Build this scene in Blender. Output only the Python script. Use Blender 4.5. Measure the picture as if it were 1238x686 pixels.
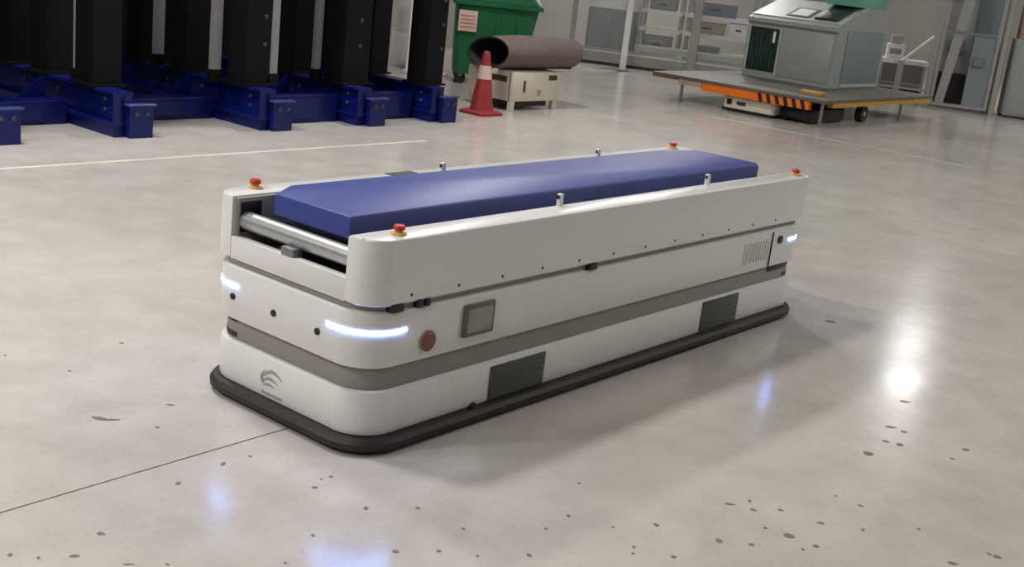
import bpy, bmesh, math, random
from mathutils import Vector, Matrix

for o in list(bpy.data.objects):
    bpy.data.objects.remove(o)
scene = bpy.context.scene
C = scene.collection
PI = math.pi

# ------------------------------------------------------------------ camera
F_PX, PITCH, ROLL, CAM_H = 1430.4, 0.2694, 0.1142, 1.783
fw = Vector((0, math.cos(PITCH), -math.sin(PITCH)))
rt = Vector((1, 0, 0)); up = rt.cross(fw)
r2 = rt * math.cos(ROLL) + up * math.sin(ROLL)
u2 = up * math.cos(ROLL) - rt * math.sin(ROLL)
cd = bpy.data.cameras.new('camera'); cam = bpy.data.objects.new('camera', cd); C.objects.link(cam)
cd.sensor_fit = 'HORIZONTAL'; cd.sensor_width = 36; cd.lens = 36 * F_PX / 1238
cam.matrix_world = Matrix(((r2.x, u2.x, -fw.x, 0), (r2.y, u2.y, -fw.y, 0), (r2.z, u2.z, -fw.z, CAM_H), (0, 0, 0, 1)))
cd.clip_start = 0.05; cd.clip_end = 200
scene.camera = cam

# ------------------------------------------------------------------ world, exposure
w = bpy.data.worlds.new('world'); scene.world = w; w.use_nodes = True
w.node_tree.nodes['Background'].inputs[0].default_value = (0.9, 0.95, 1, 1)
w.node_tree.nodes['Background'].inputs[1].default_value = 0.3
scene.view_settings.view_transform = 'Standard'; scene.view_settings.look = 'None'
scene.view_settings.gamma = 1; scene.view_settings.use_curve_mapping = False
scene.view_settings.exposure = 0.0
LAMP_POWER = 225.0
LAMP_Z = 6.0
LAMP_COL = (1.0, 0.982, 0.968)
# lamp places in hall coordinates (along the racks, towards the racks)
LAMPS = [(a, 8.4) for a in (-3.6, 4.0, 9.6, 24.8)] + [(a, 5.6) for a in (-3.0, 1.9)] \
      + [(20.0, 13.0), (24.5, 14.0), (18.0, 0.0), (25.0, 0.0), (9.5, -1.5), (-4.5, 1.0), (15.0, -9.0), (25.0, -9.0)]  # unseen fence and right-side lamps added to brighten shelves and robot rear

YAW = 0.9041
AX = Vector((math.cos(YAW), math.sin(YAW), 0)); BX = Vector((-math.sin(YAW), math.cos(YAW), 0))
def H(a, b, z=0.0):
    return AX * a + BX * b + Vector((0, 0, z))

# ------------------------------------------------------------------ materials
MATS = {}
def srgb(c):
    return tuple(((v / 255) / 12.92 if v / 255 <= 0.04045 else ((v / 255 + 0.055) / 1.055) ** 2.4) for v in c)
def mat(name, col, rough=0.5, metal=0.0, var=0.06, scale=6.0, bump=0.0, coat=0.0, emit=None, strength=0.0, alpha=None, spec=0.5, lin=False):
    if name in MATS: return MATS[name]
    m = bpy.data.materials.new(name); m.use_nodes = True
    nt = m.node_tree; b = nt.nodes['Principled BSDF']
    c = col if lin else srgb(col)
    tc = nt.nodes.new('ShaderNodeTexCoord'); nz = nt.nodes.new('ShaderNodeTexNoise')
    nz.inputs['Scale'].default_value = scale; nz.inputs['Detail'].default_value = 4
    nt.links.new(tc.outputs['Object'], nz.inputs['Vector'])
    rp = nt.nodes.new('ShaderNodeValToRGB')
    rp.color_ramp.elements[0].position = 0.3; rp.color_ramp.elements[1].position = 0.7
    rp.color_ramp.elements[0].color = (*[max(0, v * (1 - var)) for v in c], 1)
    rp.color_ramp.elements[1].color = (*[min(1, v * (1 + var)) for v in c], 1)
    nt.links.new(nz.outputs['Fac'], rp.inputs['Fac']); nt.links.new(rp.outputs['Color'], b.inputs['Base Color'])
    b.inputs['Roughness'].default_value = rough; b.inputs['Metallic'].default_value = metal
    b.inputs['Specular IOR Level'].default_value = spec
    b.inputs['Coat Weight'].default_value = coat; b.inputs['Coat Roughness'].default_value = 0.12
    if bump:
        bp = nt.nodes.new('ShaderNodeBump'); bp.inputs['Strength'].default_value = bump; bp.inputs['Distance'].default_value = 0.01
        nt.links.new(nz.outputs['Fac'], bp.inputs['Height']); nt.links.new(bp.outputs['Normal'], b.inputs['Normal'])
    if emit:
        b.inputs['Emission Color'].default_value = (*emit, 1); b.inputs['Emission Strength'].default_value = strength
    if alpha is not None: b.inputs['Alpha'].default_value = alpha
    MATS[name] = m
    return m

M_WHITE = mat('white_paint', (217, 215, 213), 0.28, var=0.02, scale=2, coat=0.35)
M_BAND = mat('grey_band', (140, 136, 131), 0.55, var=0.04)
M_RUBBER = mat('bumper_rubber', (34, 29, 28), 0.6, var=0.15, scale=15)
M_BLACK = mat('black_plastic', (22, 22, 24), 0.45)
M_DARK = mat('dark_interior', (52, 50, 48), 0.6)
M_ALU = mat('brushed_aluminium', (176, 178, 178), 0.34, metal=0.7, var=0.05, scale=20)
M_STEEL = mat('dull_steel', (135, 136, 138), 0.4, metal=0.6)
M_BLUE = mat('blue_foam', (34, 53, 130), 0.45, var=0.08, scale=3, bump=0.05, spec=.75)
M_RED = mat('red_button', (190, 40, 30), 0.35)
M_YEL = mat('yellow_collar', (206, 170, 84), 0.45)
M_BROWN = mat('brown_button', (120, 70, 52), 0.4)
M_GLASSD = mat('screen_glass', (138, 144, 136), 0.15, var=0.03)
M_PANEL = mat('dark_access_panel', (62, 72, 66), 0.35, var=0.08, scale=30)
M_HAZE = mat('hazy_panel', (186, 186, 182), 0.35, var=0.05, alpha=0.13)
M_LED = mat('blue_led', (120, 160, 255), 0.4, emit=(0.2, 0.36, 1.0), strength=62)
M_LOGO = mat('logo_grey', (150, 146, 141), 0.5)
M_RBLUE = mat('rack_blue', (7, 20, 88), 0.36, var=0.3, scale=8, spec=.35)
M_RBLACK = mat('rack_black', (6, 6, 8), 0.65, var=0.2, spec=.2)
M_RGREY = mat('rack_guide', (150, 150, 152), 0.4, metal=0.3)
M_CONE = mat('cone_red', (150, 42, 46), 0.5)
M_CONEW = mat('cone_white', (218, 188, 180), 0.4)
M_CREAM = mat('cream_paint', (208, 200, 182), 0.5, var=0.05)
M_GREEN = mat('bin_green', (18, 96, 56), 0.45, var=0.12)
M_ROLL = mat('mat_taupe', (106, 92, 87), 0.85, var=0.1, scale=12, bump=0.2)
M_ROLL_SHADE = mat('mat_inside_shade', (38, 34, 30), 0.9)  # mat colour darkened for the shade inside the curl
M_STICK = mat('sticker', (205, 180, 170), 0.6)
M_STICKR = mat('sticker_red', (190, 125, 115), 0.6)
M_DECK = mat('deck_grey', (94, 90, 80), 0.55, var=0.1)
M_ORANGE = mat('deck_orange', (226, 112, 28), 0.45)
M_AMBER = mat('deck_amber', (176, 140, 62), 0.5)
M_MACH = mat('machine_grey', (150, 156, 154), 0.45, var=0.03)
M_MACHT = mat('machine_top', (178, 188, 180), 0.4, var=0.03)
M_GLOW = mat('green_lamp', (130, 230, 190), 0.3, emit=(0.35, 0.9, 0.65), strength=1.1)
M_VENT = mat('vent_dark', (24, 40, 36), 0.4)
M_VENTL = mat('vent_slat_green', (46, 76, 68), 0.35)
M_FENCE = mat('fence_grey', (158, 156, 152), 0.45, metal=0.2)
M_KERB = mat('kerb_grey', (150, 150, 146), 0.7)
M_TEAL = mat('cabinet_teal', (122, 136, 138), 0.5)
M_LWHITE = mat('light_panel', (234, 234, 236), 0.5)
M_BEIGE = mat('cardboard_beige', (168, 148, 126), 0.8)
M_PINK = mat('dull_red', (150, 96, 88), 0.7)
M_WALL = mat('wall_paint', (158, 154, 146), 0.8, var=0.04, scale=1)
M_BACKDROP = mat('backdrop_black', (9, 9, 12), 0.9, spec=.1, var=0.1, scale=1)  # near black, for the darkness behind the racks
M_CEIL = mat('ceiling_paint', (205, 205, 200), 0.9, var=0.03, scale=1)
M_CHIP = mat('chip_dark', (118, 105, 96), 0.8, var=0.3, scale=30)
M_LINE = mat('line_paint', (205, 198, 184), 0.5, var=0.12, scale=4)
M_HOUSE = mat('lamp_housing', (60, 62, 66), 0.4, metal=0.5)
M_JOINT = mat('joint_filler', (96, 88, 82), 0.8)

def floor_material():
    m = bpy.data.materials.new('polished_concrete'); m.use_nodes = True
    nt = m.node_tree; b = nt.nodes['Principled BSDF']
    tc = nt.nodes.new('ShaderNodeTexCoord')
    def noise(sc, det, rg):
        n = nt.nodes.new('ShaderNodeTexNoise'); n.inputs['Scale'].default_value = sc; n.inputs['Detail'].default_value = det
        n.inputs['Roughness'].default_value = rg
        nt.links.new(tc.outputs['Object'], n.inputs['Vector']); return n
    def ramp(src, p0, c0, p1, c1):
        r = nt.nodes.new('ShaderNodeValToRGB'); e = r.color_ramp.elements
        e[0].position = p0; e[0].color = (*c0, 1); e[1].position = p1; e[1].color = (*c1, 1)
        nt.links.new(src, r.inputs['Fac']); return r
    def mix(kind, fac, c1, c2):
        x = nt.nodes.new('ShaderNodeMix'); x.data_type = 'RGBA'; x.blend_type = kind
        x.inputs['Factor'].default_value = fac
        nt.links.new(c1, x.inputs['A']); nt.links.new(c2, x.inputs['B']); return x.outputs['Result']
    base = ramp(noise(0.55, 5, 0.55).outputs['Fac'], 0.36, srgb((186, 180, 174)), 0.66, srgb((200, 194, 186)))
    mott = ramp(noise(3.2, 7, 0.65).outputs['Fac'], 0.32, (0.80, 0.79, 0.78), 0.62, (1, 1, 1))
    c = mix('MULTIPLY', 0.75, base.outputs['Color'], mott.outputs['Color'])
    fine = ramp(noise(38, 3, 0.6).outputs['Fac'], 0.30, (0.72, 0.68, 0.65), 0.42, (1, 1, 1))
    c = mix('MULTIPLY', 0.35, c, fine.outputs['Color'])
    nt.links.new(c, b.inputs['Base Color'])
    rr = ramp(noise(1.7, 6, 0.6).outputs['Fac'], 0.3, (0.15,) * 3, 0.7, (0.22,) * 3)
    nt.links.new(rr.outputs['Color'], b.inputs['Roughness'])
    bp = nt.nodes.new('ShaderNodeBump'); bp.inputs['Strength'].default_value = 0.05; bp.inputs['Distance'].default_value = 0.02
    nt.links.new(noise(2.2, 4, 0.5).outputs['Fac'], bp.inputs['Height']); nt.links.new(bp.outputs['Normal'], b.inputs['Normal'])
    b.inputs['Specular IOR Level'].default_value = 0.5
    return m
M_FLOOR = floor_material()

# ------------------------------------------------------------------ mesh helpers
def finish(bm, angle=35):
    bmesh.ops.recalc_face_normals(bm, faces=bm.faces[:])
    lim = math.radians(angle)
    for f in bm.faces: f.smooth = True
    for e in bm.edges:
        e.smooth = len(e.link_faces) == 2 and e.calc_face_angle(PI) < lim
def obj(name, bm, m, parent=None, loc=None, rot=None):
    finish(bm)
    me = bpy.data.meshes.new(name); bm.to_mesh(me); bm.free()
    me.materials.append(m)
    o = bpy.data.objects.new(name, me); C.objects.link(o)
    if parent: o.parent = parent
    if loc is not None: o.location = loc
    if rot is not None: o.rotation_euler = rot
    return o
def inst(src, name, parent, loc=(0, 0, 0), rot=(0, 0, 0), sc=None):
    o = bpy.data.objects.new(name, src.data); C.objects.link(o); o.parent = parent
    o.location = loc; o.rotation_euler = rot
    if sc: o.scale = sc
    return o
def thing(name, label, cat, loc, rz=0.0, group=None):
    o = bpy.data.objects.new(name, None); C.objects.link(o)
    o.empty_display_size = 0.1
    o.location = loc; o.rotation_euler = (0, 0, rz)
    return tag(o, label, cat, group)
def tag(o, label, cat, group=None):
    o['label'] = label; o['category'] = cat
    if group: o['group'] = group
    return o
def struct(o):
    o['kind'] = 'structure'; return o
def box(x0, x1, y0, y1, z0, z1, bev=0.0, seg=2, bm=None):
    bm = bm or bmesh.new()
    vs = [bm.verts.new((x, y, z)) for z in (z0, z1) for y in (y0, y1) for x in (x0, x1)]
    fs = [bm.faces.new([vs[i] for i in q]) for q in ((0, 2, 3, 1), (4, 5, 7, 6), (0, 1, 5, 4), (2, 6, 7, 3), (0, 4, 6, 2), (1, 3, 7, 5))]
    if bev:
        es = list({e for f in fs for e in f.edges})
        bmesh.ops.bevel(bm, geom=es, offset=bev, segments=seg, affect='EDGES', profile=0.5)
    return bm
def prism(pts, z0, z1, bm=None):
    bm = bm or bmesh.new()
    lo = [bm.verts.new((x, y, z0)) for x, y in pts]; hi = [bm.verts.new((x, y, z1)) for x, y in pts]
    n = len(pts)
    for i in range(n): bm.faces.new((lo[i], lo[(i + 1) % n], hi[(i + 1) % n], hi[i]))
    bm.faces.new(lo[::-1]); bm.faces.new(hi)
    return bm
def rring(x0, x1, y0, y1, r, seg=10):
    r = max(r, 0.002); out = []
    for cx, cy, a0 in ((x1 - r, y1 - r, 0), (x0 + r, y1 - r, 90), (x0 + r, y0 + r, 180), (x1 - r, y0 + r, 270)):
        for k in range(seg + 1):
            t = math.radians(a0 + 90 * k / seg); out.append((cx + r * math.cos(t), cy + r * math.sin(t)))
    return out
def stack(rings, bm=None, cap=True):
    """rings: list of (points, z)"""
    bm = bm or bmesh.new(); prev = None; first = None
    for pts, z in rings:
        cur = [bm.verts.new((x, y, z)) for x, y in pts]; n = len(cur)
        if prev:
            for i in range(n): bm.faces.new((prev[i], prev[(i + 1) % n], cur[(i + 1) % n], cur[i]))
        first = first or cur; prev = cur
    if cap: bm.faces.new(first[::-1]); bm.faces.new(prev)
    return bm
def tube(p0, p1, r, seg=16, r1=None, bm=None, cap=True):
    bm = bm or bmesh.new(); p0 = Vector(p0); p1 = Vector(p1); d = (p1 - p0).normalized()
    u = d.orthogonal().normalized(); v = d.cross(u); r1 = r if r1 is None else r1
    A_ = [bm.verts.new(p0 + (u * math.cos(2 * PI * k / seg) + v * math.sin(2 * PI * k / seg)) * r) for k in range(seg)]
    B_ = [bm.verts.new(p1 + (u * math.cos(2 * PI * k / seg) + v * math.sin(2 * PI * k / seg)) * r1) for k in range(seg)]
    for k in range(seg): bm.faces.new((A_[k], A_[(k + 1) % seg], B_[(k + 1) % seg], B_[k]))
    if cap: bm.faces.new(A_[::-1]); bm.faces.new(B_)
    return bm
def lathe(prof, seg=24, bm=None):
    bm = bm or bmesh.new(); prev = None
    for r, z in prof:
        cur = [bm.verts.new((r * math.cos(2 * PI * k / seg), r * math.sin(2 * PI * k / seg), z)) for k in range(seg)]
        if prev:
            for k in range(seg): bm.faces.new((prev[k], prev[(k + 1) % seg], cur[(k + 1) % seg], cur[k]))
        else: bm.faces.new(cur[::-1])
        prev = cur
    bm.faces.new(prev)
    return bm

# ------------------------------------------------------------------ the hall
JOINT_B = 3.13
A0, A1, B0, B1 = -9.0, 33.0, -14.0, 15.0
ROT = (0, 0, YAW)
floor = struct(obj('floor', box(A0 - .2, A1 + .2, B0 - .2, B1 + .2, -0.2, -0.012), M_JOINT, rot=ROT))
# one slab with a saw-cut joint that ends under the robot
obj('slab', prism([(A0, B0), (A1, B0), (A1, B1), (A0, B1), (A0, JOINT_B + .004), (4.6, JOINT_B + .004), (4.6, JOINT_B - .004), (A0, JOINT_B - .004)], -0.012, 0), M_FLOOR, floor)
tl = obj('line_marking', box(1.0, 8.2, 7.650, 7.695, 0.0, 0.0012), M_LINE, floor)
obj('line_marking', box(14.02, 14.06, 4.4, 8.0, 0.0, 0.0012), mat('worn_line', (190, 182, 170), 0.4, var=0.1), floor)
WALL_H = 9.0
struct(obj('wall_left', box(A0, A1, B1, B1 + .2, 0, WALL_H), M_WALL, rot=ROT))
struct(obj('wall_right', box(A0, A1, B0 - .2, B0, 0, WALL_H), M_WALL, rot=ROT))
struct(obj('wall_back', box(A1, A1 + .2, B0, B1, 0, WALL_H), M_WALL, rot=ROT))
struct(obj('wall_front', box(A0 - .2, A0, B0, B1, 0, WALL_H), M_WALL, rot=ROT))
struct(obj('ceiling', box(A0 - .2, A1 + .2, B0 - .2, B1 + .2, WALL_H, WALL_H + .2), M_CEIL, rot=ROT))

struct(obj('dark_backdrop', box(-2.0, 9.5, 11.9, 12.0, 0, 4.0), M_BACKDROP, rot=ROT))  # added sheet; its black colour stands in for the darkness behind the racks
# chips and scuffs in the floor coating: floor x, y, length, width, turn
random.seed(4)
CHIP_ME = []
for k in range(4):
    n = 8; pts = []
    for i in range(n):
        t = 2 * PI * i / n; r = random.uniform(0.55, 1.0)
        pts.append((0.5 * r * math.cos(t), 0.5 * r * math.sin(t)))
    o = None; CHIP_ME.append(pts)
CHIP_SRC = [None] * 4
CHIPS = [
    (-1.438, 3.98, 0.1073, 0.0492, -0.19),
    (-1.395, 3.977, 0.0821, 0.0349, 0.38),
    (-1.015, 3.536, 0.023, 0.0391, 0.31),
    (-1.129, 3.155, 0.0361, 0.0373, -0.1),
    (-1.324, 2.982, 0.0217, 0.0348, 0.1),
    (-1.244, 2.982, 0.0146, 0.0265, 0.06),
    (-1.155, 3.013, 0.0395, 0.026, 0.22),
    (-0.994, 3.002, 0.0397, 0.0169, 0.33),
    (-0.914, 3.722, 0.0274, 0.0485, -0.22),
    (-0.843, 3.805, 0.0218, 0.0249, -0.28),
    (-0.58, 3.62, 0.0272, 0.0283, 0.37),
    (-0.541, 3.715, 0.0186, 0.0339, 0.05),
    (-0.57, 3.688, 0.0123, 0.0224, 0.31),
    (-0.522, 3.292, 0.025, 0.0239, -0.3),
    (-0.391, 3.513, 0.0208, 0.0378, 0.06),
    (-0.224, 3.555, 0.0213, 0.0325, 0.28),
    (-0.26, 3.253, 0.0363, 0.0325, -0.12),
    (-0.131, 3.284, 0.0227, 0.033, 0.46),
    (-0.01, 3.281, 0.0143, 0.0234, 0.42),
    (-0.89, 3.026, 0.0201, 0.017, -0.28),
    (-0.567, 3.11, 0.0158, 0.0174, -0.28),
    (-1.241, 4.175, 0.0467, 0.0299, 0.13),
    (-1.219, 3.959, 0.0253, 0.0273, 0.45),
    (0.856, 3.863, 0.0489, 0.0315, 0.0),
    (0.935, 3.91, 0.0248, 0.0322, -0.13),
    (0.935, 3.838, 0.0314, 0.0375, 0.04),
    (1.037, 3.863, 0.0282, 0.0253, -0.28),
    (0.955, 3.704, 0.0202, 0.0294, -0.12),
    (1.028, 3.668, 0.0639, 0.0583, 0.05),
    (1.163, 3.793, 0.0384, 0.0371, 0.1),
    (1.108, 3.611, 0.0299, 0.034, -0.11),
    (1.059, 3.576, 0.0164, 0.0299, -0.12),
    (0.777, 3.572, 0.0388, 0.0495, -0.12),
    (0.573, 3.634, 0.026, 0.0451, 0.07),
    (0.485, 3.457, 0.0154, 0.028, -0.07),
    (0.48, 3.412, 0.0152, 0.0277, -0.28),
    (0.276, 3.627, 0.0191, 0.0335, 0.37),
    (0.148, 3.323, 0.0233, 0.0384, 0.15),
    (0.61, 3.421, 0.0246, 0.0303, 0.21),
    (0.425, 3.58, 0.0159, 0.0218, -0.15),
    (0.884, 3.569, 0.0357, 0.033, 0.49),
    (1.352, 3.977, 0.0221, 0.0402, 0.39),
    (1.31, 3.779, 0.0175, 0.0319, -0.2),
    (1.566, 3.599, 0.0476, 0.0406, -0.03),
    (1.724, 3.704, 0.0211, 0.0369, 0.28),
    (1.745, 3.686, 0.0386, 0.0429, 0.27),
    (1.514, 4.494, 0.0586, 0.0679, 0.45),
    (1.704, 4.832, 0.0635, 0.0484, 0.04),
    (1.748, 4.798, 0.0406, 0.0479, 0.36),
    (1.63, 4.655, 0.0436, 0.0452, 0.24),
    (1.684, 4.636, 0.0391, 0.0541, -0.06),
    (1.87, 5.193, 0.0688, 0.0554, 0.17),
    (1.972, 4.666, 0.0533, 0.0462, 0.41),
    (1.876, 4.545, 0.0258, 0.0439, 0.38),
    (1.803, 6.425, 0.0853, 0.081, 0.1),
    (-1.712, 4.399, 0.017, 0.0309, 0.17),
    (-1.638, 4.784, 0.0372, 0.029, -0.27),
    (-2.01, 4.487, 0.0136, 0.0248, -0.11),
    (0.319, 3.892, 0.0171, 0.0189, 0.34),
    (0.201, 3.513, 0.0154, 0.021, 0.03),
    (1.276, 4.04, 0.0186, 0.0207, -0.16),
    (1.522, 3.837, 0.0216, 0.0257, 0.14),
    (-0.066, 3.448, 0.0149, 0.0204, 0.26)]
inv = Matrix.Rotation(-YAW, 3, 'Z')
for i, (x, y, ln, wd, t) in enumerate(CHIPS):
    q = inv @ Vector((x, y, 0.0)); k = i % 4
    if CHIP_SRC[k] is None:
        o = obj('paint_chip', prism(CHIP_ME[k], 0, 1), M_CHIP, floor); CHIP_SRC[k] = o
    else:
        o = inst(CHIP_SRC[k], 'paint_chip', floor)
    o.location = (q.x, q.y, 0.0); o.rotation_euler = (0, 0, t - YAW); o.scale = (ln * .95, wd * .72, 0.0012)

# ------------------------------------------------------------------ high-bay lamps
DIM = {(24.8, 8.4): 0.45}   # far lamp dimmed to soften its glare on the floor
def make_lamp(a, b):
    t = thing('high_bay_lamp', 'round high bay lamp hanging unseen from the ceiling', 'lamp', H(a, b, LAMP_Z), YAW, 'high bay lamps under the ceiling')
    obj('lamp_shade', lathe([(0.10, 0.34), (0.14, 0.30), (0.46, 0.06), (0.47, 0.04), (0.46, 0.04), (0.13, 0.28)], 24), M_HOUSE, t)
    obj('lamp_body', lathe([(0.05, 0.48), (0.10, 0.46), (0.10, 0.34), (0.04, 0.33)], 16), M_HOUSE, t)
    obj('hanger', tube((0, 0, 0.48), (0, 0, WALL_H - LAMP_Z), 0.012, 8), M_HOUSE, t)
    ld = bpy.data.lights.new('lamp_light', 'AREA'); ld.shape = 'DISK'; ld.size = 0.7; ld.energy = LAMP_POWER * DIM.get((a, b), 1.0); ld.color = LAMP_COL
    lo = bpy.data.objects.new('lamp_light', ld); C.objects.link(lo); lo.parent = t; lo.location = (0, 0, 0.03)
    return t
for a, b in LAMPS: make_lamp(a, b)

# ------------------------------------------------------------------ the transport robot
L, W = 3.353, 0.906
ORG = Vector((-0.4728, 3.8681, 0))
rob = thing('transport_robot', 'large white transport robot with roller deck and blue glowing corner strips', 'robot', ORG, YAW)
def shell(x0, x1, y0, y1, r, z0, z1, e=0.012, seg=12):
    def rg(i): return rring(x0 + i, x1 - i, y0 + i, y1 - i, r - i, seg)
    return stack([(rg(e), z0), (rg(e * .3), z0 + e * .3), (rg(0), z0 + e), (rg(0), z1 - e), (rg(e * .3), z1 - e * .3), (rg(e), z1)])
R = 0.15
bump_bm = stack([(rring(-.015, L + .015, -.015, W + .015, R + .015), 0.012), (rring(-.034, L + .034, -.034, W + .034, R + .034), 0.022),
                 (rring(-.036, L + .036, -.036, W + .036, R + .036), 0.045), (rring(-.024, L + .024, -.024, W + .024, R + .024), 0.062),
                 (rring(.01, L - .01, .01, W - .01, R - .01), 0.068)])
bo = obj('bumper', bump_bm, M_RUBBER, rob); bo['label'] = 'black rubber bumper skirt'
obj('lower_shell', shell(0, L, 0, W, R, 0.066, 0.235), M_WHITE, rob)
obj('recess_band', shell(.022, L - .022, .022, W - .022, R - .02, 0.22, 0.34, .004), M_BAND, rob)['label'] = 'grey recessed band'
obj('middle_shell', shell(-.006, L + .002, .004, W + .002, R, 0.322, 0.534), M_WHITE, rob)
obj('seam_band', shell(.012, L - .012, .02, W - .012, R - .01, 0.52, 0.568, .004), M_BAND, rob)['label'] = 'grey seam band'
# upper level: front and rear lips, side panels, deck
T = 0.132; ZU0, ZU1 = 0.557, 0.80
def side_panel(y0, y1, flip):
    r = 0.105; pts = []
    seg = 12
    # outer edge at y=0 side, arcs at both ends
    arc1 = [(r - r * math.sin(PI / 2 * k / seg), r - r * math.cos(PI / 2 * k / seg)) for k in range(seg + 1)]        # from (r,0) to (0,r)
    pts = [(x, y) for x, y in arc1] + [(0, T), (L, T)] + [(L - x, y) for x, y in arc1[::-1]]
    if flip: pts = [(x, W - y) for x, y in pts]
    def ins(p, i):
        cx, cy = L / 2, (T / 2 if not flip else W - T / 2)
        return [((x - i if x > cx else x + i), (y - i if y > cy else y + i)) for x, y in p]
    return stack([(ins(pts, .008), ZU0), (pts, ZU0 + .008), (pts, ZU1 - .01), (ins(pts, .003), ZU1 - .003), (ins(pts, .010), ZU1)])
obj('side_panel', side_panel(0, T, False), M_WHITE, rob)
obj('side_panel', side_panel(0, T, True), M_WHITE, rob)
obj('end_lip', box(0.0, 0.035, T, W - T, ZU0, 0.645, .004), M_WHITE, rob)
obj('end_lip', box(L - .035, L, T, W - T, ZU0, 0.645, .004), M_WHITE, rob)
obj('deck_tray', box(.035, L - .035, T, W - T, 0.575, 0.60), M_DARK, rob)
# inner cheeks: grey plates with a dark bearing slot at the open end
for yy0, yy1 in ((T, T + .012), (W - T - .012, W - T)):
    obj('inner_cheek', box(.02, L - .02, yy0, yy1, 0.60, 0.79, .002), M_BAND, rob)
    for xx in (0.03, L - 0.13): obj('bearing_slot', box(xx, xx + .10, yy0 - .001 if yy0 > .5 else yy0, yy1 if yy0 > .5 else yy1 + .001, 0.655, 0.775, .002), M_BLACK, rob)
NR = 16
first = None
for k in range(NR):
    x = 0.062 + (L - 0.124) * k / (NR - 1)
    if first is None:
        first = obj('roller', tube((0, T + .014, 0), (0, W - T - .014, 0), 0.036, 24), M_ALU, rob, (x, 0, 0.700))
    else: inst(first, 'roller', rob, (x, 0, 0.700))
obj('cross_tube', tube((.032, T + .014, .632), (.032, W - T - .014, .632), 0.013, 14), M_STEEL, rob)
obj('stop_bracket', box(.0, .05, .415, .485, .640, .676, .006), M_STEEL, rob)
# LED strips that wrap the corners
def strip_path(corner, lead, z):
    """points along the middle shell around one corner, from the end face to the long side"""
    x0, x1, y0, y1, r = -.006, L + .002, .004, W + .002, R
    pts = []
    pts.append((x0, y0 + r + lead))
    for k in range(0, 13):
        t = PI + PI / 2 * k / 12
        pts.append((x0 + r + r * math.cos(t), y0 + r + r * math.sin(t)))
    pts.append((x0 + r + lead, y0))
    out = []
    for x, y in pts:
        if 'rear' in corner: x = x0 + x1 - x
        if 'left' in corner: y = y0 + y1 - y
        out.append((x, y))
    return out
def led(corner, lead=0.05):
    p = strip_path(corner, lead, 0); bm = bmesh.new(); cx, cy = L / 2, W / 2
    rows = []
    for i, (x, y) in enumerate(p):
        a = Vector(p[max(0, i - 1)]); b = Vector(p[min(len(p) - 1, i + 1)]); d = (b - a).normalized(); n = Vector((d.y, -d.x))
        if n.dot(Vector((x - cx, y - cy))) < 0: n = -n
        hz = 0.0075
        rows.append([bm.verts.new((x + n.x * o, y + n.y * o, 0.459 + s * hz)) for o, s in ((-.004, -1), (.003, -.8), (.003, .8), (-.004, 1))])
    for i in range(len(rows) - 1):
        for k in range(4): bm.faces.new((rows[i][k], rows[i + 1][k], rows[i + 1][(k + 1) % 4], rows[i][(k + 1) % 4]))
    bm.faces.new(rows[0]); bm.faces.new(rows[-1][::-1])
    o = obj('led_strip', bm, M_LED, rob); o['label'] = 'glowing blue corner light strip'
for cnr in ('front_right', 'front_left', 'rear_right', 'rear_left'): led(cnr)
# emergency stops
for x, y in ((.165, .055), (.165, W - .055), (L - .14, .055), (L - .14, W - .055)):
    e = obj('emergency_stop', lathe([(.029, 0), (.029, .006), (.019, .009), (.014, .010), (.014, .020)], 20), M_YEL, rob, (x, y, ZU1))
    e['label'] = 'emergency stop with yellow collar'
    b = obj('button', lathe([(.017, .017), (.022, .020), (.022, .030), (.018, .035), (.007, .036)], 20), M_RED, e); b['label'] = 'red mushroom button'
# control screen on the right side
sc = obj('touch_screen', box(.495, .668, -.010, .010, .372, .500, .004), mat('screen_frame', (96, 94, 90), .45), rob); sc['label'] = 'small framed touch screen'
obj('screen_pane', box(.512, .651, -.013, -.006, .388, .484, .002), M_GLASSD, sc)
sw = obj('round_switch', lathe([(.040, 0), (.040, .008), (.034, .010)], 24), mat('switch_ring', (140, 104, 88), .5), rob, (.308, .004, .395), (PI / 2, 0, 0))
obj('switch_cap', lathe([(.033, .008), (.033, .013), (.029, .016)], 24), M_BROWN, sw)
# access panels in the lower shell
for x0, x1, z0, z1 in ((.69, 1.04, .072, .216), (2.31, 2.67, .076, .228)):
    a = obj('access_panel', box(x0, x1, -.006, .02, z0, z1, .003), M_PANEL, rob); a['label'] = 'dark grey green access panel'
    for k in range(5):
        zz = z0 + .02 + k * (z1 - z0 - .04) / 4
        obj('louvre', box(x0 + .02, x1 - .02, -.009, -.004, zz - .004, zz + .004), M_PANEL, a)
obj('tow_eye', tube((.60, -.012, .072), (.60, .01, .072), .016, 12), M_BLACK, rob)
# front sensors
fs = None
for y in (.735, .493, .249):
    if fs is None:
        fs = obj('range_sensor', lathe([(.013, 0), (.013, .006), (.010, .008)], 14), M_BLACK, rob, (-.006, y, .415), (0, -PI / 2, 0))
    else: inst(fs, 'range_sensor', rob, (-.006, y, .415), (0, -PI / 2, 0))
# black connectors in the seam
for x0, x1 in ((.105, .165), (.235, .262), (.275, .300), (1.28, 1.335)):
    obj('connector', box(x0, x1, -.006, .03, .532, .562, .004), M_BLACK, rob)
sr = None
for x in (.20, .45, .70, .95, 1.20, 1.45, 1.70, 1.95, 2.20, 2.45, 2.70, 2.95):
    if sr is None: sr = obj('screw', lathe([(.006, 0), (.006, .002), (.004, .003)], 8), M_DARK, rob, (x, 0, .588), (PI / 2, 0, 0))
    else: inst(sr, 'screw', rob, (x, 0, .588), (PI / 2, 0, 0))
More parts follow.
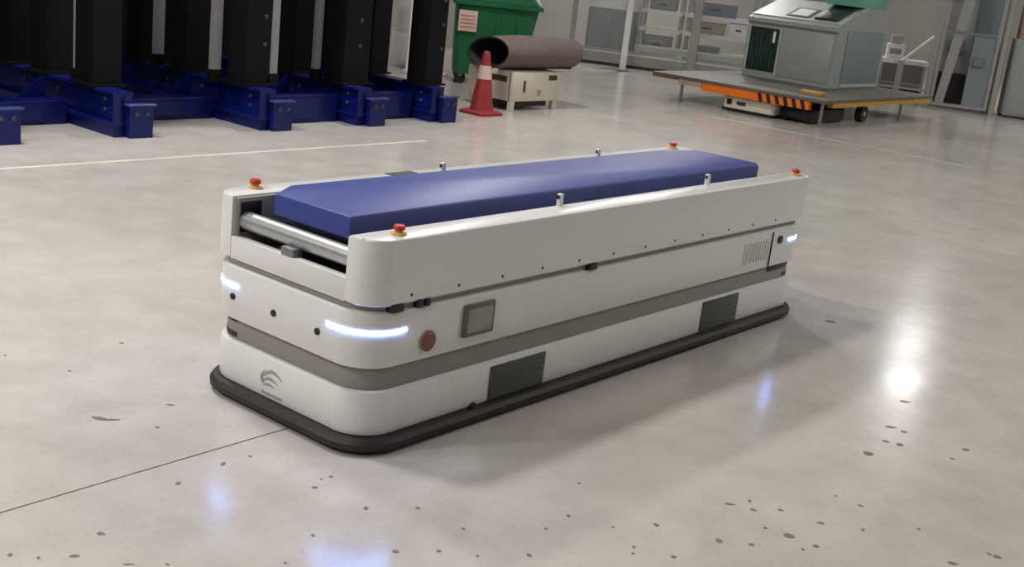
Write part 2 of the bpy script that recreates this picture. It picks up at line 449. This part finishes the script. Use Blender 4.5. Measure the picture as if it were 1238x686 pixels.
# corner scanners in the recess band, front left and rear right
for x, y in ((.154, W - .152), (L - .154, .154)):
    s = obj('laser_scanner', lathe([(.120, .240), (.134, .244), (.134, .262), (.124, .268), (.124, .298), (.134, .304), (.134, .322)], 32), M_BLACK, rob, (x, y, 0))
    s['label'] = 'black corner laser scanner'
obj('scanner_slot', box(L - .36, L - .15, .016, .03, .290, .323, .003), M_BLACK, rob)
# rear side cover with seam and vent slats
obj('cover_seam', box(L - .398, L - .392, -.002, .01, .33, .52), M_DARK, rob)
vs = None
for k in range(10):
    x = L - .43 - .028 * k
    if vs is None: vs = obj('vent_slat', box(-.005, .005, -.001, .006, .375, .485, .002, 1), M_WHITE, rob, (x, 0, 0))
    else: inst(vs, 'vent_slat', rob, (x, 0, 0))
obj('key_switch', lathe([(.022, 0), (.022, .010), (.014, .012)], 18), M_DARK, rob, (L - .305, .004, .470), (PI / 2, 0, 0))
# emblem on the nose: three swept arcs over a small bar
def arc_strip(cy, cz, r, t0, t1, w0, w1, n=16):
    bm = bmesh.new(); rows = []
    for k in range(n + 1):
        f = k / n; t = math.radians(t0 + (t1 - t0) * f); ww = w0 + (w1 - w0) * f
        rows.append([bm.verts.new((dx, cy + rr * math.cos(t), cz + 0.62 * rr * math.sin(t))) for dx, rr in ((-.0015, r - ww), (-.0015, r + ww), (.003, r + ww), (.003, r - ww))])
    for i in range(n):
        for k in range(4): bm.faces.new((rows[i][k], rows[i + 1][k], rows[i + 1][(k + 1) % 4], rows[i][(k + 1) % 4]))
    bm.faces.new(rows[0]); bm.faces.new(rows[-1][::-1])
    return bm
em = obj('emblem', arc_strip(.490, .150, .060, 70, -70, .008, .0012) if False else arc_strip(.490, .148, .058, 60, 245 - 360 + 75, .0015, .009), M_LOGO, rob)
em['label'] = 'grey swoosh emblem'
def sweep(y0, z0, y1, z1, sag, wmax):
    bm = bmesh.new(); rows = []; n = 14
    for k in range(n + 1):
        f = k / n; y = y0 + (y1 - y0) * f; z = z0 + (z1 - z0) * f + sag * math.sin(PI * f); ww = wmax * math.sin(PI * min(1, f * .85 + .12))
        rows.append([bm.verts.new((dx, y, z + dz)) for dx, dz in ((-.0015, -ww), (-.0015, ww), (.003, ww), (.003, -ww))])
    for i in range(n):
        for k in range(4): bm.faces.new((rows[i][k], rows[i + 1][k], rows[i + 1][(k + 1) % 4], rows[i][(k + 1) % 4]))
    bm.faces.new(rows[0]); bm.faces.new(rows[-1][::-1])
    return bm
obj('emblem_stroke', sweep(.552, .140, .428, .158, .032, .007), M_LOGO, em)
obj('emblem_stroke', sweep(.548, .130, .450, .138, .016, .006), M_LOGO, em)
obj('emblem_stroke', sweep(.540, .116, .470, .120, .008, .005), M_LOGO, em)
obj('emblem_bar', box(-.0015, .003, .425, .545, .082, .094), M_LOGO, em)
# photo sensors beside the load, on the panel edges
for x, side in ((1.17, 0), (2.37, 0), (1.17, 1), (2.37, 1)):
    yy = T - .016 if side == 0 else W - T + .016
    s = obj('photo_sensor', box(x - .012, x + .012, yy - .010, yy + .010, ZU1 - .002, ZU1 + .052, .003), M_WHITE, rob)
    obj('sensor_lens', box(x - .016, x - .010, yy - .006, yy + .006, ZU1 + .030, ZU1 + .046, .001), M_BLACK, s)
obj('cable_slot', box(.90, 1.06, W - .075, W - .02, ZU1 - .004, ZU1 + .003, .002), M_DARK, rob)
obj('load_clamp', box(.22, .27, T + .05, T + .07, .735, .748), M_ALU, rob)

# ------------------------------------------------------------------ the blue load
ld_pts = [(.115, .252), (3.15, .252), (3.20, .285), (3.20, .66), (2.95, .755), (.25, .755), (.105, .66)]
def scaled(p, i):
    cx, cy = 1.65, .5
    return [(x + (i if x < cx else -i), y + (i if y < cy else -i)) for x, y in p]
lo = obj('blue_block', stack([(scaled(ld_pts, .006), 0.7362), (ld_pts, .744), (ld_pts, .812), (scaled(ld_pts, .004), .822), (scaled(ld_pts, .012), .826)]), M_BLUE, None, ORG, ROT)
tag(lo, 'long flat blue block lying on the rollers of the white robot', 'block')

# ------------------------------------------------------------------ rack frames along the left
RACKS = [(4.22, 'leftmost blue and black steel rack frame, cut by the photo edge'),
         (5.37, 'blue and black steel rack frame, second from the left edge'),
         (6.85, 'blue and black steel rack frame, middle one of the five'),
         (8.05, 'blue and black steel rack frame with bolted column, second from the cone'),
         (9.10, 'blue and black steel rack frame standing next to the red cone')]
def ibar(x0, x1, y0, y1, z0, z1, web=0.02, fl=0.025):
    bm = box(x0, x1, y0, y1, z0, z0 + fl); box(x0, x1, y0, y1, z1 - fl, z1, bm=bm)
    cx = (x0 + x1) / 2; box(cx - web, cx + web, y0, y1, z0 + fl, z1 - fl, bm=bm)
    return bm
COLH = 3.4
def hcol(x0, x1, y0, y1, z0, z1, t=.03):
    bm = box(x0, x1, y0, y0 + t, z0, z1); box(x0, x1, y1 - t, y1, z0, z1, bm=bm)
    cx = (x0 + x1) / 2; box(cx - t / 2, cx + t / 2, y0 + t, y1 - t, z0, z1, bm=bm)
    # cheek plates close the section low down
    box(x0, x0 + .012, y0 + t, y1 - t, z0, z1, bm=bm)
    return bm
bolt_src = None
def bolt(parent, loc, rot):
    global bolt_src
    if bolt_src is None:
        bolt_src = obj('bolt', lathe([(.020, 0), (.020, .010), (.014, .015)], 8), mat('bolt_grey', (62, 68, 88), .4, metal=.3), parent, loc, rot)
    else: inst(bolt_src, 'bolt', parent, loc, rot)
GUIDES = {0: [], 1: [(.035, .585, .016)], 2: [(-.10, .52, .05), (.34, .25, .045), (0, 1.56, .05)], 3: [(-.06, .55, .04)], 4: []}
COLS = {0: (.30, 1.05, 1.8), 1: (.30, 1.02, 1.62, 2.3), 2: (.22, 1.12, 1.85, 2.5), 3: (.24, .98, 1.7, 2.4), 4: (.12, .95, 1.7, 2.4)}
for i, (a, lab) in enumerate(RACKS):
    t = thing('rack_frame', lab, 'rack', H(a, 8.5), YAW, 'rack frames in a row')
    bm = ibar(0, .18, 0, 3.0, .095, .37); box(.03, .15, .02, 2.98, 0, .095, bm=bm)
    obj('base_beam', bm, M_RBLUE, t)
    obj('stiffener', box(.004, .176, .0, .015, .12, .345), M_RBLUE, t)
    obj('foot_block', box(.12, .34, -.06, -.001, 0, .262, .004, 1), M_RBLUE, t)
    obj('foot_block', box(.19, .36, 0.02, .60, 0, .262, .004, 1), M_RBLUE, t)
    obj('foot_plate', box(.10, .36, -.075, -.002, .262, .280, .003, 1), mat('rack_blue_edge', (48, 60, 112), .4), t)
    gap = (a - RACKS[i - 1][0] - .37) if i else .6
    ty, tz = (.28, .27) if i >= 3 else (.68, .20)
    if i >= 1:
        obj('front_tie', box(-gap + .03, -.005, ty, ty + .16, .0, tz, .004, 1), M_RBLUE, t)
        obj('tie_plate', box(-gap * .8, -.30 * gap, ty - .025, ty - .001, .04, tz - .03), M_RBLUE, t)
    for k, b in enumerate(COLS[i]):
        wd = .26 if (i, k) != (3, 0) else .34
        obj('column', hcol(.0, wd, b, b + .27, .37, COLH), M_RBLACK, t)
        obj('base_plate', box(-.03, wd + .03, b - .03, b + .30, .37, .39), M_RBLACK, t)
    # second short brace beam behind the foot
    obj('rear_beam', ibar(.22, .38, .7, 3.0, .06, .30), M_RBLUE, t)
    gap = (a - RACKS[i - 1][0] - .39) if i else .6
    obj('cross_tie', ibar(-gap, -.012, .95, 1.10, 0.0, .17), M_RBLUE, t)
    obj('gusset', prism([(0, 0), (.26, 0), (.0, .20)], -.006, .006), M_RBLUE, t, (-.012, 1.025, .17), (PI / 2, 0, PI))
    for y, z in ((.22, .29), (.22, .20), (.95, .26), (1.5, .26)): bolt(t, (.07, y, z), (0, -PI / 2, 0))
    for x, z in ((.18, .20), (.28, .20)): bolt(t, (x, -.06, z), (PI / 2, 0, 0))
    b0 = COLS[i][0]
    for z in ((.75, 1.0, 1.25) if i >= 2 else ()):
        bolt(t, (.20, b0, z), (PI / 2, 0, 0))
    for gx, gy, gw in GUIDES[i]:
        obj('guide_post', box(gx - gw, gx + gw, gy, gy + .05, .48, COLH), M_RGREY, t)
        obj('guide_foot', box(gx - gw - .01, gx + gw + .01, gy - .01, gy + .06, .37, .48), M_RBLACK, t)

# ------------------------------------------------------------------ cone
cn = thing('traffic_cone', 'red traffic cone with a white band beside the cream box', 'cone', H(10.30, 8.84), YAW)
obj('base', stack([(rring(-.19, .19, -.19, .19, .05), 0), (rring(-.19, .19, -.19, .19, .05), .03), (rring(-.16, .16, -.16, .16, .10), .05)]), M_CONE, cn)
obj('body', lathe([(.14, .045), (.128, .10), (.045, .66), (.038, .70), (.028, .71)], 28), M_CONE, cn)
def crad(z): return .128 + (.045 - .128) * (z - .10) / .56 + .003
obj('band', lathe([(crad(.40) - .004, .40), (crad(.40), .401), (crad(.55), .55), (crad(.55) - .004, .551)], 28), M_CONEW, cn)

# ------------------------------------------------------------------ cream box with a curled mat on it
bx = thing('cream_box', 'cream metal box on short feet under the curled mat', 'box', H(10.92, 8.92), YAW)
obj('body', box(0, .92, 0, .72, .11, .46, .012), M_CREAM, bx)
obj('seam', box(-.003, .001, .04, .05, .12, .45), M_DARK, bx)
for x, y in ((.0, .0), (.85, .03), (.03, .63), (.85, .63)): obj('foot', box(x, x + .07, y, y + .06, 0, .11, .004, 1), M_CREAM, bx)
obj('skid', box(.12, .80, .10, .62, .03, .11), M_DARK, bx)
obj('sticker', box(.68, .84, -.004, 0, .36, .42), M_DARK, bx)
obj('sticker', box(-.004, 0, .10, .40, .33, .40), M_DARK, bx)
obj('latch', box(.20, .23, -.012, 0, .22, .36, .003, 1), M_DARK, bx)
obj('latch', box(.48, .54, -.010, 0, .18, .25, .003, 1), M_BEIGE, bx)
# curled mat: open oval shell
def mat_roll():
    bm = bmesh.new(); n = 32; ln = 1.35
    def ring(ry, rz, x, thick, lift):
        out = []
        for k in range(n + 1):
            t = math.radians(-70 + 320 * k / n)
            out.append((x + .06 * math.sin(t), (ry - thick) * math.cos(t), max((rz - thick) * math.sin(t) + rz, thick) + lift))
        return out
    st = [(0, .36, .185, 0), (.45, .35, .20, 0), (.9, .32, .20, 0), (ln, .28, .19, .01)]
    O_ = [[bm.verts.new(v) for v in ring(ry, rz, x, 0, lf)] for x, ry, rz, lf in st]
    I_ = [[bm.verts.new(v) for v in ring(ry, rz, x, .022, lf)] for x, ry, rz, lf in st]
    for a in range(len(st) - 1):
        for k in range(n):
            bm.faces.new((O_[a][k], O_[a][k + 1], O_[a + 1][k + 1], O_[a + 1][k]))
            bm.faces.new((I_[a][k], I_[a + 1][k], I_[a + 1][k + 1], I_[a][k + 1])).material_index = 1  # inner faces take the shade-darkened colour
        for e in (0, n):
            bm.faces.new((O_[a][e], O_[a + 1][e], I_[a + 1][e], I_[a][e]))
    for a in (0, len(st) - 1):
        for k in range(n): bm.faces.new((O_[a][k], I_[a][k], I_[a][k + 1], O_[a][k + 1])).material_index = 1
    return bm
rl = thing('curled_mat', 'brown curled mat lying on the cream box, dark inside', 'mat', H(10.84, 9.29, .461), YAW - .12)
mo = obj('mat_shell', mat_roll(), M_ROLL, rl)
mo.data.materials.append(M_ROLL_SHADE)
obj('mat_inner_sheet', box(.12, 1.25, -.20, .20, .03, .05), M_ROLL_SHADE, rl)  # flat sheet inside, in the same shade-darkened colour

# ------------------------------------------------------------------ green waste container
gb = thing('waste_container', 'green plastic waste container behind the traffic cone', 'container', (-1.16, 16.45, 0), 0.10)
def bin_ring(s, r=.10): return rring(-.02 * s + .0, 1.0 + .12 * s, -.06 * s, .80 + .06 * s, r)
obj('body', stack([(bin_ring(-.6), .14), (bin_ring(0), .40), (bin_ring(1), 1.08)]), M_GREEN, gb)
obj('rim', stack([(rring(-.07, 1.17, -.11, .91, .10), 1.08), (rring(-.07, 1.17, -.11, .91, .10), 1.14), (rring(-.05, 1.15, -.09, .89, .10), 1.15)]), M_GREEN, gb)
obj('lid', stack([(rring(-.05, 1.15, -.10, .90, .10), 1.15), (rring(.0, 1.10, .0, .85, .10), 1.24), (rring(.1, 1.0, .15, .75, .10), 1.28)]), M_GREEN, gb)
for k in range(2): obj('rib', box(.55 + .28 * k, .59 + .28 * k, -.055, -.02, .3, 1.0, .004, 1), M_GREEN, gb)
for x, y in ((.12, .10), (.90, .10), (.12, .70), (.90, .70)):
    w_ = obj('caster', tube((x, y - .03, .08), (x, y + .03, .08), .08, 18), M_BLACK, gb); obj('fork', box(x - .03, x + .03, y - .045, y + .045, .10, .17, .004, 1), M_STEEL, w_)
st = obj('sticker', box(.03, .28, -.062, -.040, .72, 1.00), M_STICK, gb)
for k in range(4): obj('print_line', box(.06, .25, -.066, -.060, .77 + k * .05, .79 + k * .05), M_STICKR, st)

sackme = None
for k, (x, y, r, lab) in enumerate(((-.98, 16.78, .15, 'left'), (-.60, 16.82, .17, 'middle'), (-.24, 16.86, .14, 'right'))):
    bm = bmesh.new(); bmesh.ops.create_icosphere(bm, subdivisions=3, radius=1)
    random.seed(20 + k)
    for v in bm.verts:
        f = 1 + .10 * math.sin(5 * v.co.x + k) * math.cos(4 * v.co.y) + random.uniform(-.02, .02); v.co = Vector((v.co.x * r * f, v.co.y * r * f, (v.co.z + 1.05) * r * .55 * f))
    sk_ = thing('waste_bag', 'white waste bag heaped on the green container, %s one of three' % lab, 'bag', (x, y, 1.282), 0.1, 'white bags on the container')
    obj('sack', bm, M_LWHITE, sk_); obj('tied_neck', lathe([(.025, r * .95), (.018, r * 1.02), (.04, r * 1.12), (.01, r * 1.15)], 10), M_LWHITE, sk_)
tr = thing('frame_stand', 'thin white upright frame on a flat base left of the green container', 'stand', H(12.2, 11.80), YAW)
obj('base', box(0, .50, -.22, .22, 0, .05, .01), M_LWHITE, tr)
obj('upright', tube((.03, .16, .05), (.03, .16, 1.7), .022, 12), M_LWHITE, tr)
obj('upright', tube((.03, -.02, .05), (.03, -.02, 1.7), .014, 12), M_DARK, tr)
obj('joint', lathe([(.03, .95), (.045, .97), (.045, 1.01), (.03, 1.03)], 14), M_LWHITE, tr, (.03, .07, 0))
obj('top_bar', tube((.03, -.02, 1.68), (.03, .16, 1.68), .014, 10), M_LWHITE, tr)

wc = thing('electrical_cabinet', 'tall white cabinet seen between the last two rack columns', 'cabinet', H(12.75, 12.3), YAW)
obj('plinth', box(0, .5, 0, .55, 0, .50, .008), M_LWHITE, wc)
obj('body', box(.03, .47, -.10, .48, .50, 2.0, .008), M_LWHITE, wc)
obj('door', box(.015, .032, -.07, .44, .55, 1.95, .004), M_LWHITE, wc)
obj('handle', box(.0, .016, .38, .41, 1.1, 1.3, .003), M_STEEL, wc)

# ------------------------------------------------------------------ low platform with its carrier robot and the machine on it
pf = thing('load_platform', 'low flat platform with an orange and black striped edge on thin legs', 'platform', H(15.0, 6.85), YAW)
DL, DW = 3.9, 2.75
obj('deck', box(-.05, DL, 0, DW, .335, .375, .004, 1), M_DECK, pf)
obj('edge_beam', box(-.03, .06, .22, DW - .85, .215, .333), M_ORANGE, pf)['label'] = 'orange edge beam'
for k in range(6):
    y = .26 + .13 * k
    obj('stripe', prism([(y, .217), (y + .055, .217), (y + .10, .331), (y + .045, .331)], -.004, .004), M_BLACK, pf, (-.032, 0, 0), None).rotation_euler = (PI / 2, 0, PI / 2)
obj('edge_beam', box(-.03, .06, DW - .84, DW - .45, .255, .333), M_BEIGE, pf)
obj('side_rail', box(.30, DL - .05, .02, .10, .262, .333), M_AMBER, pf)
obj('corner_rail', box(-.03, .05, DW - .44, DW, .30, .334), M_PINK, pf)
for x, y in ((.0, .02), (.0, DW - .52), (2.75, .02), (2.75, DW - .1)):
    obj('leg', tube((x + .03, y + .03, .0), (x + .03, y + .03, .336), .022, 10), M_STEEL, pf)
for x, y in ((1.75, .22), (2.9, 2.2)):
    cw = obj('caster', tube((x, y - .05, .12), (x, y + .05, .12), .12, 22), M_RUBBER, pf)
    obj('hub', tube((x, y - .055, .12), (x, y + .055, .12), .04, 14), M_BEIGE, cw)
    obj('fork', box(x - .13, x + .13, y - .075, y + .075, .235, .335, .01, 1), M_DARK, cw)
cr = thing('carrier_robot', 'low white carrier robot parked under the orange edged platform', 'robot', H(15.06, 7.62), YAW)
obj('body', stack([(rring(0, 1.4, 0, .82, .08), .03), (rring(0, 1.4, 0, .82, .08), .20), (rring(.02, 1.38, .02, .80, .07), .21)]), M_CREAM, cr)
obj('bumper', stack([(rring(-.02, 1.42, -.02, .84, .09), .012), (rring(-.02, 1.42, -.02, .84, .09), .045)]), M_BLACK, cr)
obj('sensor', box(-.006, .0, .66, .74, .09, .17), M_BLACK, cr)
obj('sensor', box(-.006, .0, .44, .58, .10, .15), M_DARK, cr)
obj('lift_pad', box(.3, 1.1, .1, .72, .21, .334), M_DARK, cr)
sk = thing('battery_skid', 'dark blue black skid under the platform right of the carrier robot', 'skid', H(15.20, 6.98), YAW)
obj('body', box(0, 1.0, .10, .60, .03, .20, .02), M_BLACK, sk)
obj('cover', box(.1, .9, .15, .55, .20, .212, .005), mat('skid_blue', (34, 40, 62), .4), sk)
obj('runner', box(0, 1.0, .14, .20, 0, .03), M_BLACK, sk); obj('runner', box(0, 1.0, .50, .56, 0, .03), M_BLACK, sk)
obj('stripe_plate', box(-.004, .001, .18, .50, .08, .13), mat('skid_blue', (34, 40, 62), .4), sk)

mc = thing('control_console', 'grey machine console with sloped top standing on the platform', 'machine', H(16.95, 7.72, .375), YAW)
MW, ML_ = 1.52, 1.75
def console():
    bm = bmesh.new()
    prof = [(0, 0), (0, .80), (-.05, .84), (-.05, .90), (.05, .94), (.95, 1.22), (ML_, 1.22), (ML_, 0)]
    a_ = [bm.verts.new((x, 0, z)) for x, z in prof]; b_ = [bm.verts.new((x, MW, z)) for x, z in prof]
    n = len(prof)
    for i in range(n): bm.faces.new((a_[i], a_[(i + 1) % n], b_[(i + 1) % n], b_[i]))
    bm.faces.new(a_); bm.faces.new(b_[::-1])
    return bm
obj('body', console(), M_MACH, mc)
SL = math.atan2(.28, .90)
tp = obj('sloped_top', box(0, .92, .01, MW - .01, 0, .012), M_MACHT, mc, (.05, 0, .942), (0, -SL, 0))
sh = obj('sheet_frame', box(.10, .52, .60, .98, .012, .022), M_BLACK, tp); obj('sheet', box(.15, .47, .65, .93, .022, .025), M_LWHITE, sh)
ds = obj('display', box(.08, .80, .12, .50, .012, .05, .01), M_VENT, tp); ds['label'] = 'dark display panel'
obj('front_panel', box(-.012, 0, .06, .90, .06, .78, .005), M_MACH, mc)
vt = obj('vent_opening', box(-.008, .0, .96, 1.46, .10, .76), M_VENT, mc); vt['label'] = 'dark vent opening'
vsl = None
random.seed(2)
for k in range(9):
    y = 1.0 + .05 * k; z0 = random.uniform(.14, .40); hh = random.uniform(.25, .74 - z0)
    bm = box(-.02, -.006, -.010, .010, 0, 1)
    if vsl is None: vsl = obj('vent_slat', bm, M_VENTL, vt, (0, y, z0)); vsl.scale = (1, 1, hh)
    else: inst(vsl, 'vent_slat', vt, (0, y, z0), (0, 0, 0), (1, random.uniform(.6, 1.3), hh))
obj('vent_lamp', box(-.022, -.008, 1.02, 1.06, .55, .72), M_LWHITE, vt)
obj('vent_frame', box(-.014, .0, .93, .96, .07, .79), M_MACHT, mc); obj('vent_frame', box(-.014, .0, 1.46, 1.49, .07, .79), M_MACHT, mc)
obj('side_door', box(.30, 1.65, -.012, 0, .08, .86, .005), M_TEAL, mc)
obj('side_strip', box(.30, 1.65, -.02, 0, .02, .06), M_MACHT, mc)
obj('corner_post', box(-.01, .10, -.014, .02, 0, .86), M_MACH, mc)
gw = obj('lit_hood', box(.65, 1.62, .04, .60, 1.22, 1.60, .01), mat('hood_green', (104, 168, 148), .25), mc); gw['label'] = 'green lit hood'
obj('lamp_tube', tube((.75, .03, 1.40), (1.5, .03, 1.40), .025, 10), M_GLOW, gw)
pl = tag(obj('papers', box(0, .22, 0, .30, 0, .05, .006), M_AMBER, None, H(15.45, 7.15, .375), (0, 0, YAW + .1)), 'small yellowish package lying on the platform edge', 'package')

# ------------------------------------------------------------------ safety fence behind
FA = Vector((-2.2, 23.2, 0)); FB = Vector((9.6, 20.75, 0))
FD = (FB - FA).normalized(); FY = math.atan2(FD.y, FD.x)
fence = thing('safety_fence', 'grey safety fence with hazy clear panels on a low kerb at the back', 'fence', FA, FY)
FLEN = (FB - FA).length
POSTS = [0, 1.75, 2.85, 3.85, 5.12, 6.6, 8.1, 9.3, 10.42, FLEN]
psrc = None
for s in POSTS:
    if psrc is None:
        psrc = obj('post', box(-.045, .045, -.045, .045, .0, 2.4, .006, 1), M_FENCE, fence, (s, 0, 0)); 
    else: inst(psrc, 'post', fence, (s, 0, 0), (0, 0, 0), (1.7, 1.7, 1) if abs(s - 5.12) < .01 else None)
obj('rail', box(0, FLEN, -.02, .02, 2.36, 2.40), M_FENCE, fence)
obj('rail', box(0, 9.3, -.02, .02, .26, .30), M_FENCE, fence)
for s0, s1 in zip(POSTS[:-1], POSTS[1:]):
    if s0 > 9.2: continue
    obj('clear_panel', box(s0 + .06, s1 - .06, -.004, .004, .30, 2.36), M_HAZE, fence)
obj('kerb', box(0, 7.6, -.05, .22, .05, .24, .01, 1), M_KERB, fence)
obj('kerb_foot', box(0, 7.6, -.02, .20, 0, .05), M_DARK, fence)
# gate at the right end: leaf with diagonal brace
gate = thing('fence_gate', 'grey framed gate with a diagonal brace near the right edge', 'gate', FA + FD * 9.36, FY)
GW = .98
for x0, x1, z0, z1 in ((0, .06, .06, 2.2), (GW - .06, GW, .06, 2.2)): obj('stile', box(x0, x1, -.02, .02, z0, z1), M_FENCE, gate)
for z in (.06, 1.32, 2.14): obj('rail', box(.06, GW - .06, -.02, .02, z, z + .05), M_FENCE if z != 1.32 else M_STEEL, gate)
obj('brace', prism([(.09, .11), (.24, .11), (.46, 2.14), (.28, 2.14)], -.012, .012), M_FENCE, gate).rotation_euler = (PI / 2, 0, 0)
obj('infill_panel', box(.55, GW - .06, .0, .012, .11, 1.32), M_TEAL, gate)
obj('lock_box', box(.60, .78, -.06, .0, .80, .95, .01, 1), M_STEEL, gate)

# stand-alone post in front of the fence
fp = thing('guard_post', 'slim pale guard post standing on the floor left of the broad fence post', 'post', (1.53, 21.57, 0), FY)
obj('shaft', box(-.05, .05, -.05, .05, .02, 2.4, .008, 1), M_LWHITE, fp); obj('base_plate', box(-.10, .10, -.10, .10, 0, .02), M_STEEL, fp)

# ------------------------------------------------------------------ things behind the fence
def behind(s, d): return FA + FD * s + Vector((-FD.y, FD.x, 0)) * d
t = thing('teal_cabinet', 'grey blue cabinet behind the fence right of the green container', 'cabinet', behind(2.95, .9), FY)
obj('body', box(0, .95, 0, .6, .06, 1.0, .01), M_TEAL, t); obj('door', box(.03, .47, -.012, 0, .10, .96, .004), M_TEAL, t); obj('door', box(.49, .92, -.012, 0, .10, .96, .004), M_TEAL, t)
obj('plinth', box(.02, .93, .02, .58, 0, .06), M_DARK, t); obj('top_cover', box(-.02, .97, -.02, .62, 1.0, 1.28, .01), M_LWHITE, t)
def shelf(name, lab, s, d, wd, levels, dp=.6):
    t = thing(name, lab, 'shelf', behind(s, d), FY)
    for x in (0, wd - .05):
        for y in (0, dp - .05): obj('upright', box(x, x + .05, y, y + .05, 0, 2.2), M_FENCE, t)
    for z in levels: obj('shelf_board', box(0, wd, -.01, dp, z, z + .07, .004, 1), M_LWHITE, t)
    return t
LV = (.22, .68, 1.02, 1.5)
shelf('storage_shelf', 'white storage shelf behind the fence left of the slim guard post', 3.98, .8, .78, LV)
shelf('storage_shelf', 'white storage shelf behind the fence between the two pale posts', 4.85, .8, 1.25, LV)
shelf('storage_shelf', 'white storage shelf behind the fence left of the console', 6.2, .8, 1.2, LV)
def crate(lab, s, d, z, wx, wy, hz, m):
    t = thing('crate', lab, 'crate', behind(s, d) + Vector((0, 0, z)), FY, 'crates on the shelves')
    obj('body', box(0, wx, 0, wy, 0, hz, .012), m, t); obj('lid', box(-.01, wx + .01, -.01, wy + .01, hz - .05, hz + .01, .006, 1), m, t)
    obj('grip', box(wx * .35, wx * .65, -.014, .0, hz * .45, hz * .62, .004, 1), M_DARK, t)
crate('dark grey crate on the lower board of the leftmost shelf', 4.06, .86, .29, .55, .4, .30, M_STEEL)
crate('pale crate on the upper board of the leftmost shelf', 4.12, .86, 1.09, .50, .4, .20, M_TEAL)
crate('beige crate on the middle board of the central shelf', 4.92, .86, .75, .65, .4, .20, M_BEIGE)
crate('brown crate on the lower board of the central shelf', 4.98, .86, .29, .55, .4, .22, M_STEEL)
crate('white crate with dark grip on the middle board of the central shelf', 5.66, .86, .75, .36, .4, .24, M_LWHITE)
crate('blue grey crate on the upper board of the central shelf', 4.95, .86, 1.09, .8, .4, .22, mat('crate_blue', (96, 116, 140), .5))
crate('pale crate on the middle board of the shelf left of the console', 6.30, .86, .75, .55, .4, .22, M_LWHITE)
crate('grey green crate on the lower board of the shelf left of the console', 6.34, .86, .29, .60, .4, .26, M_MACH)
crate('dull red crate on the upper board of the shelf left of the console', 6.50, .86, 1.09, .8, .4, .25, M_PINK)
# long conveyor bed behind the fence
cv = thing('conveyor_bed', 'low grey conveyor bed running along behind the fence', 'conveyor', behind(4.0, .32), FY)
obj('side_frame', box(0, 4.2, 0, .05, .30, .42, .004, 1), M_MACHT, cv); obj('side_frame', box(0, 4.2, .36, .41, .30, .42, .004, 1), M_MACHT, cv)
rs = None
for k in range(28):
    x = .08 + .148 * k
    if rs is None: rs = obj('roller', tube((0, .05, .37), (0, .36, .37), .03, 10), M_STEEL, cv, (x, 0, 0))
    else: inst(rs, 'roller', cv, (x, 0, 0))
for x in (.1, 1.4, 2.7, 4.05):
    for y in (.0, .36): obj('leg', box(x, x + .05, y, y + .05, 0, .30), M_FENCE, cv)
# bench and machine behind the gate
bn = thing('work_bench', 'pale bench with a black base behind the fence right of the console', 'bench', behind(8.45, .55), FY)
obj('bench_top', box(0, .85, 0, .6, .66, .74, .006, 1), M_LWHITE, bn); obj('base_cabinet', box(.04, .80, .05, .58, .10, .66, .01, 1), M_BLACK, bn)
obj('foot_rail', box(.02, .82, .0, .05, .30, .34), M_STEEL, bn)
for x in (.02, .78):
    obj('leg', box(x, x + .05, .02, .07, 0, .66), M_FENCE, bn); obj('leg', box(x, x + .05, .52, .57, 0, .66), M_FENCE, bn)
bb = thing('bench_machine', 'small white machine standing on the pale bench behind the fence', 'machine', behind(8.55, .65) + Vector((0, 0, .74)), FY)
obj('body', box(0, .30, 0, .35, 0, .26, .02), M_LWHITE, bb); obj('head', box(.05, .25, .05, .30, .26, .42, .02), M_MACH, bb); obj('panel', box(.05, .25, -.008, 0, .08, .18), M_STEEL, bb)
st2 = thing('diagonal_strut', 'pale diagonal strut bar beside the white machine behind the fence', 'strut', behind(8.80, .30), FY)
obj('bar', tube((0, 0, .72), (.48, 0, 1.22), .028, 10), M_LWHITE, st2); obj('mount', box(-.05, .05, -.05, .05, 0, .74, .004, 1), M_FENCE, st2)
gm = thing('grey_machine', 'tall grey machine with a dark opening behind the braced gate', 'machine', behind(9.4, .35), FY)
obj('body', box(0, 1.15, .10, .9, 0, 2.2, .012), M_MACH, gm); obj('opening', box(.08, .55, .06, .11, .10, .62, .004, 1), M_BLACK, gm)
obj('side_cover', box(.56, 1.12, .06, .11, .05, 2.0, .004, 1), M_TEAL, gm); obj('control_box', box(.18, .42, .02, .10, .95, 1.20, .01, 1), M_STEEL, gm)
gc = thing('grey_cupboard', 'plain grey cupboard at the right edge of the photo', 'cupboard', FA + FD * 10.62 + Vector((-FD.y, FD.x, 0)) * .02, FY)
obj('body', box(0, .85, 0, .6, .04, 1.35, .012), M_MACH, gc); obj('door', box(.03, .56, -.014, 0, .08, 1.30, .004), M_MACH, gc); obj('side_post', box(.62, .74, -.03, 0, .0, 1.1, .006, 1), M_DARK, gc)
obj('plinth', box(.02, .83, .02, .58, 0, .04), M_DARK, gc); obj('upper_unit', box(.05, .82, .05, .55, 1.35, 2.4, .01), M_BEIGE, gc)
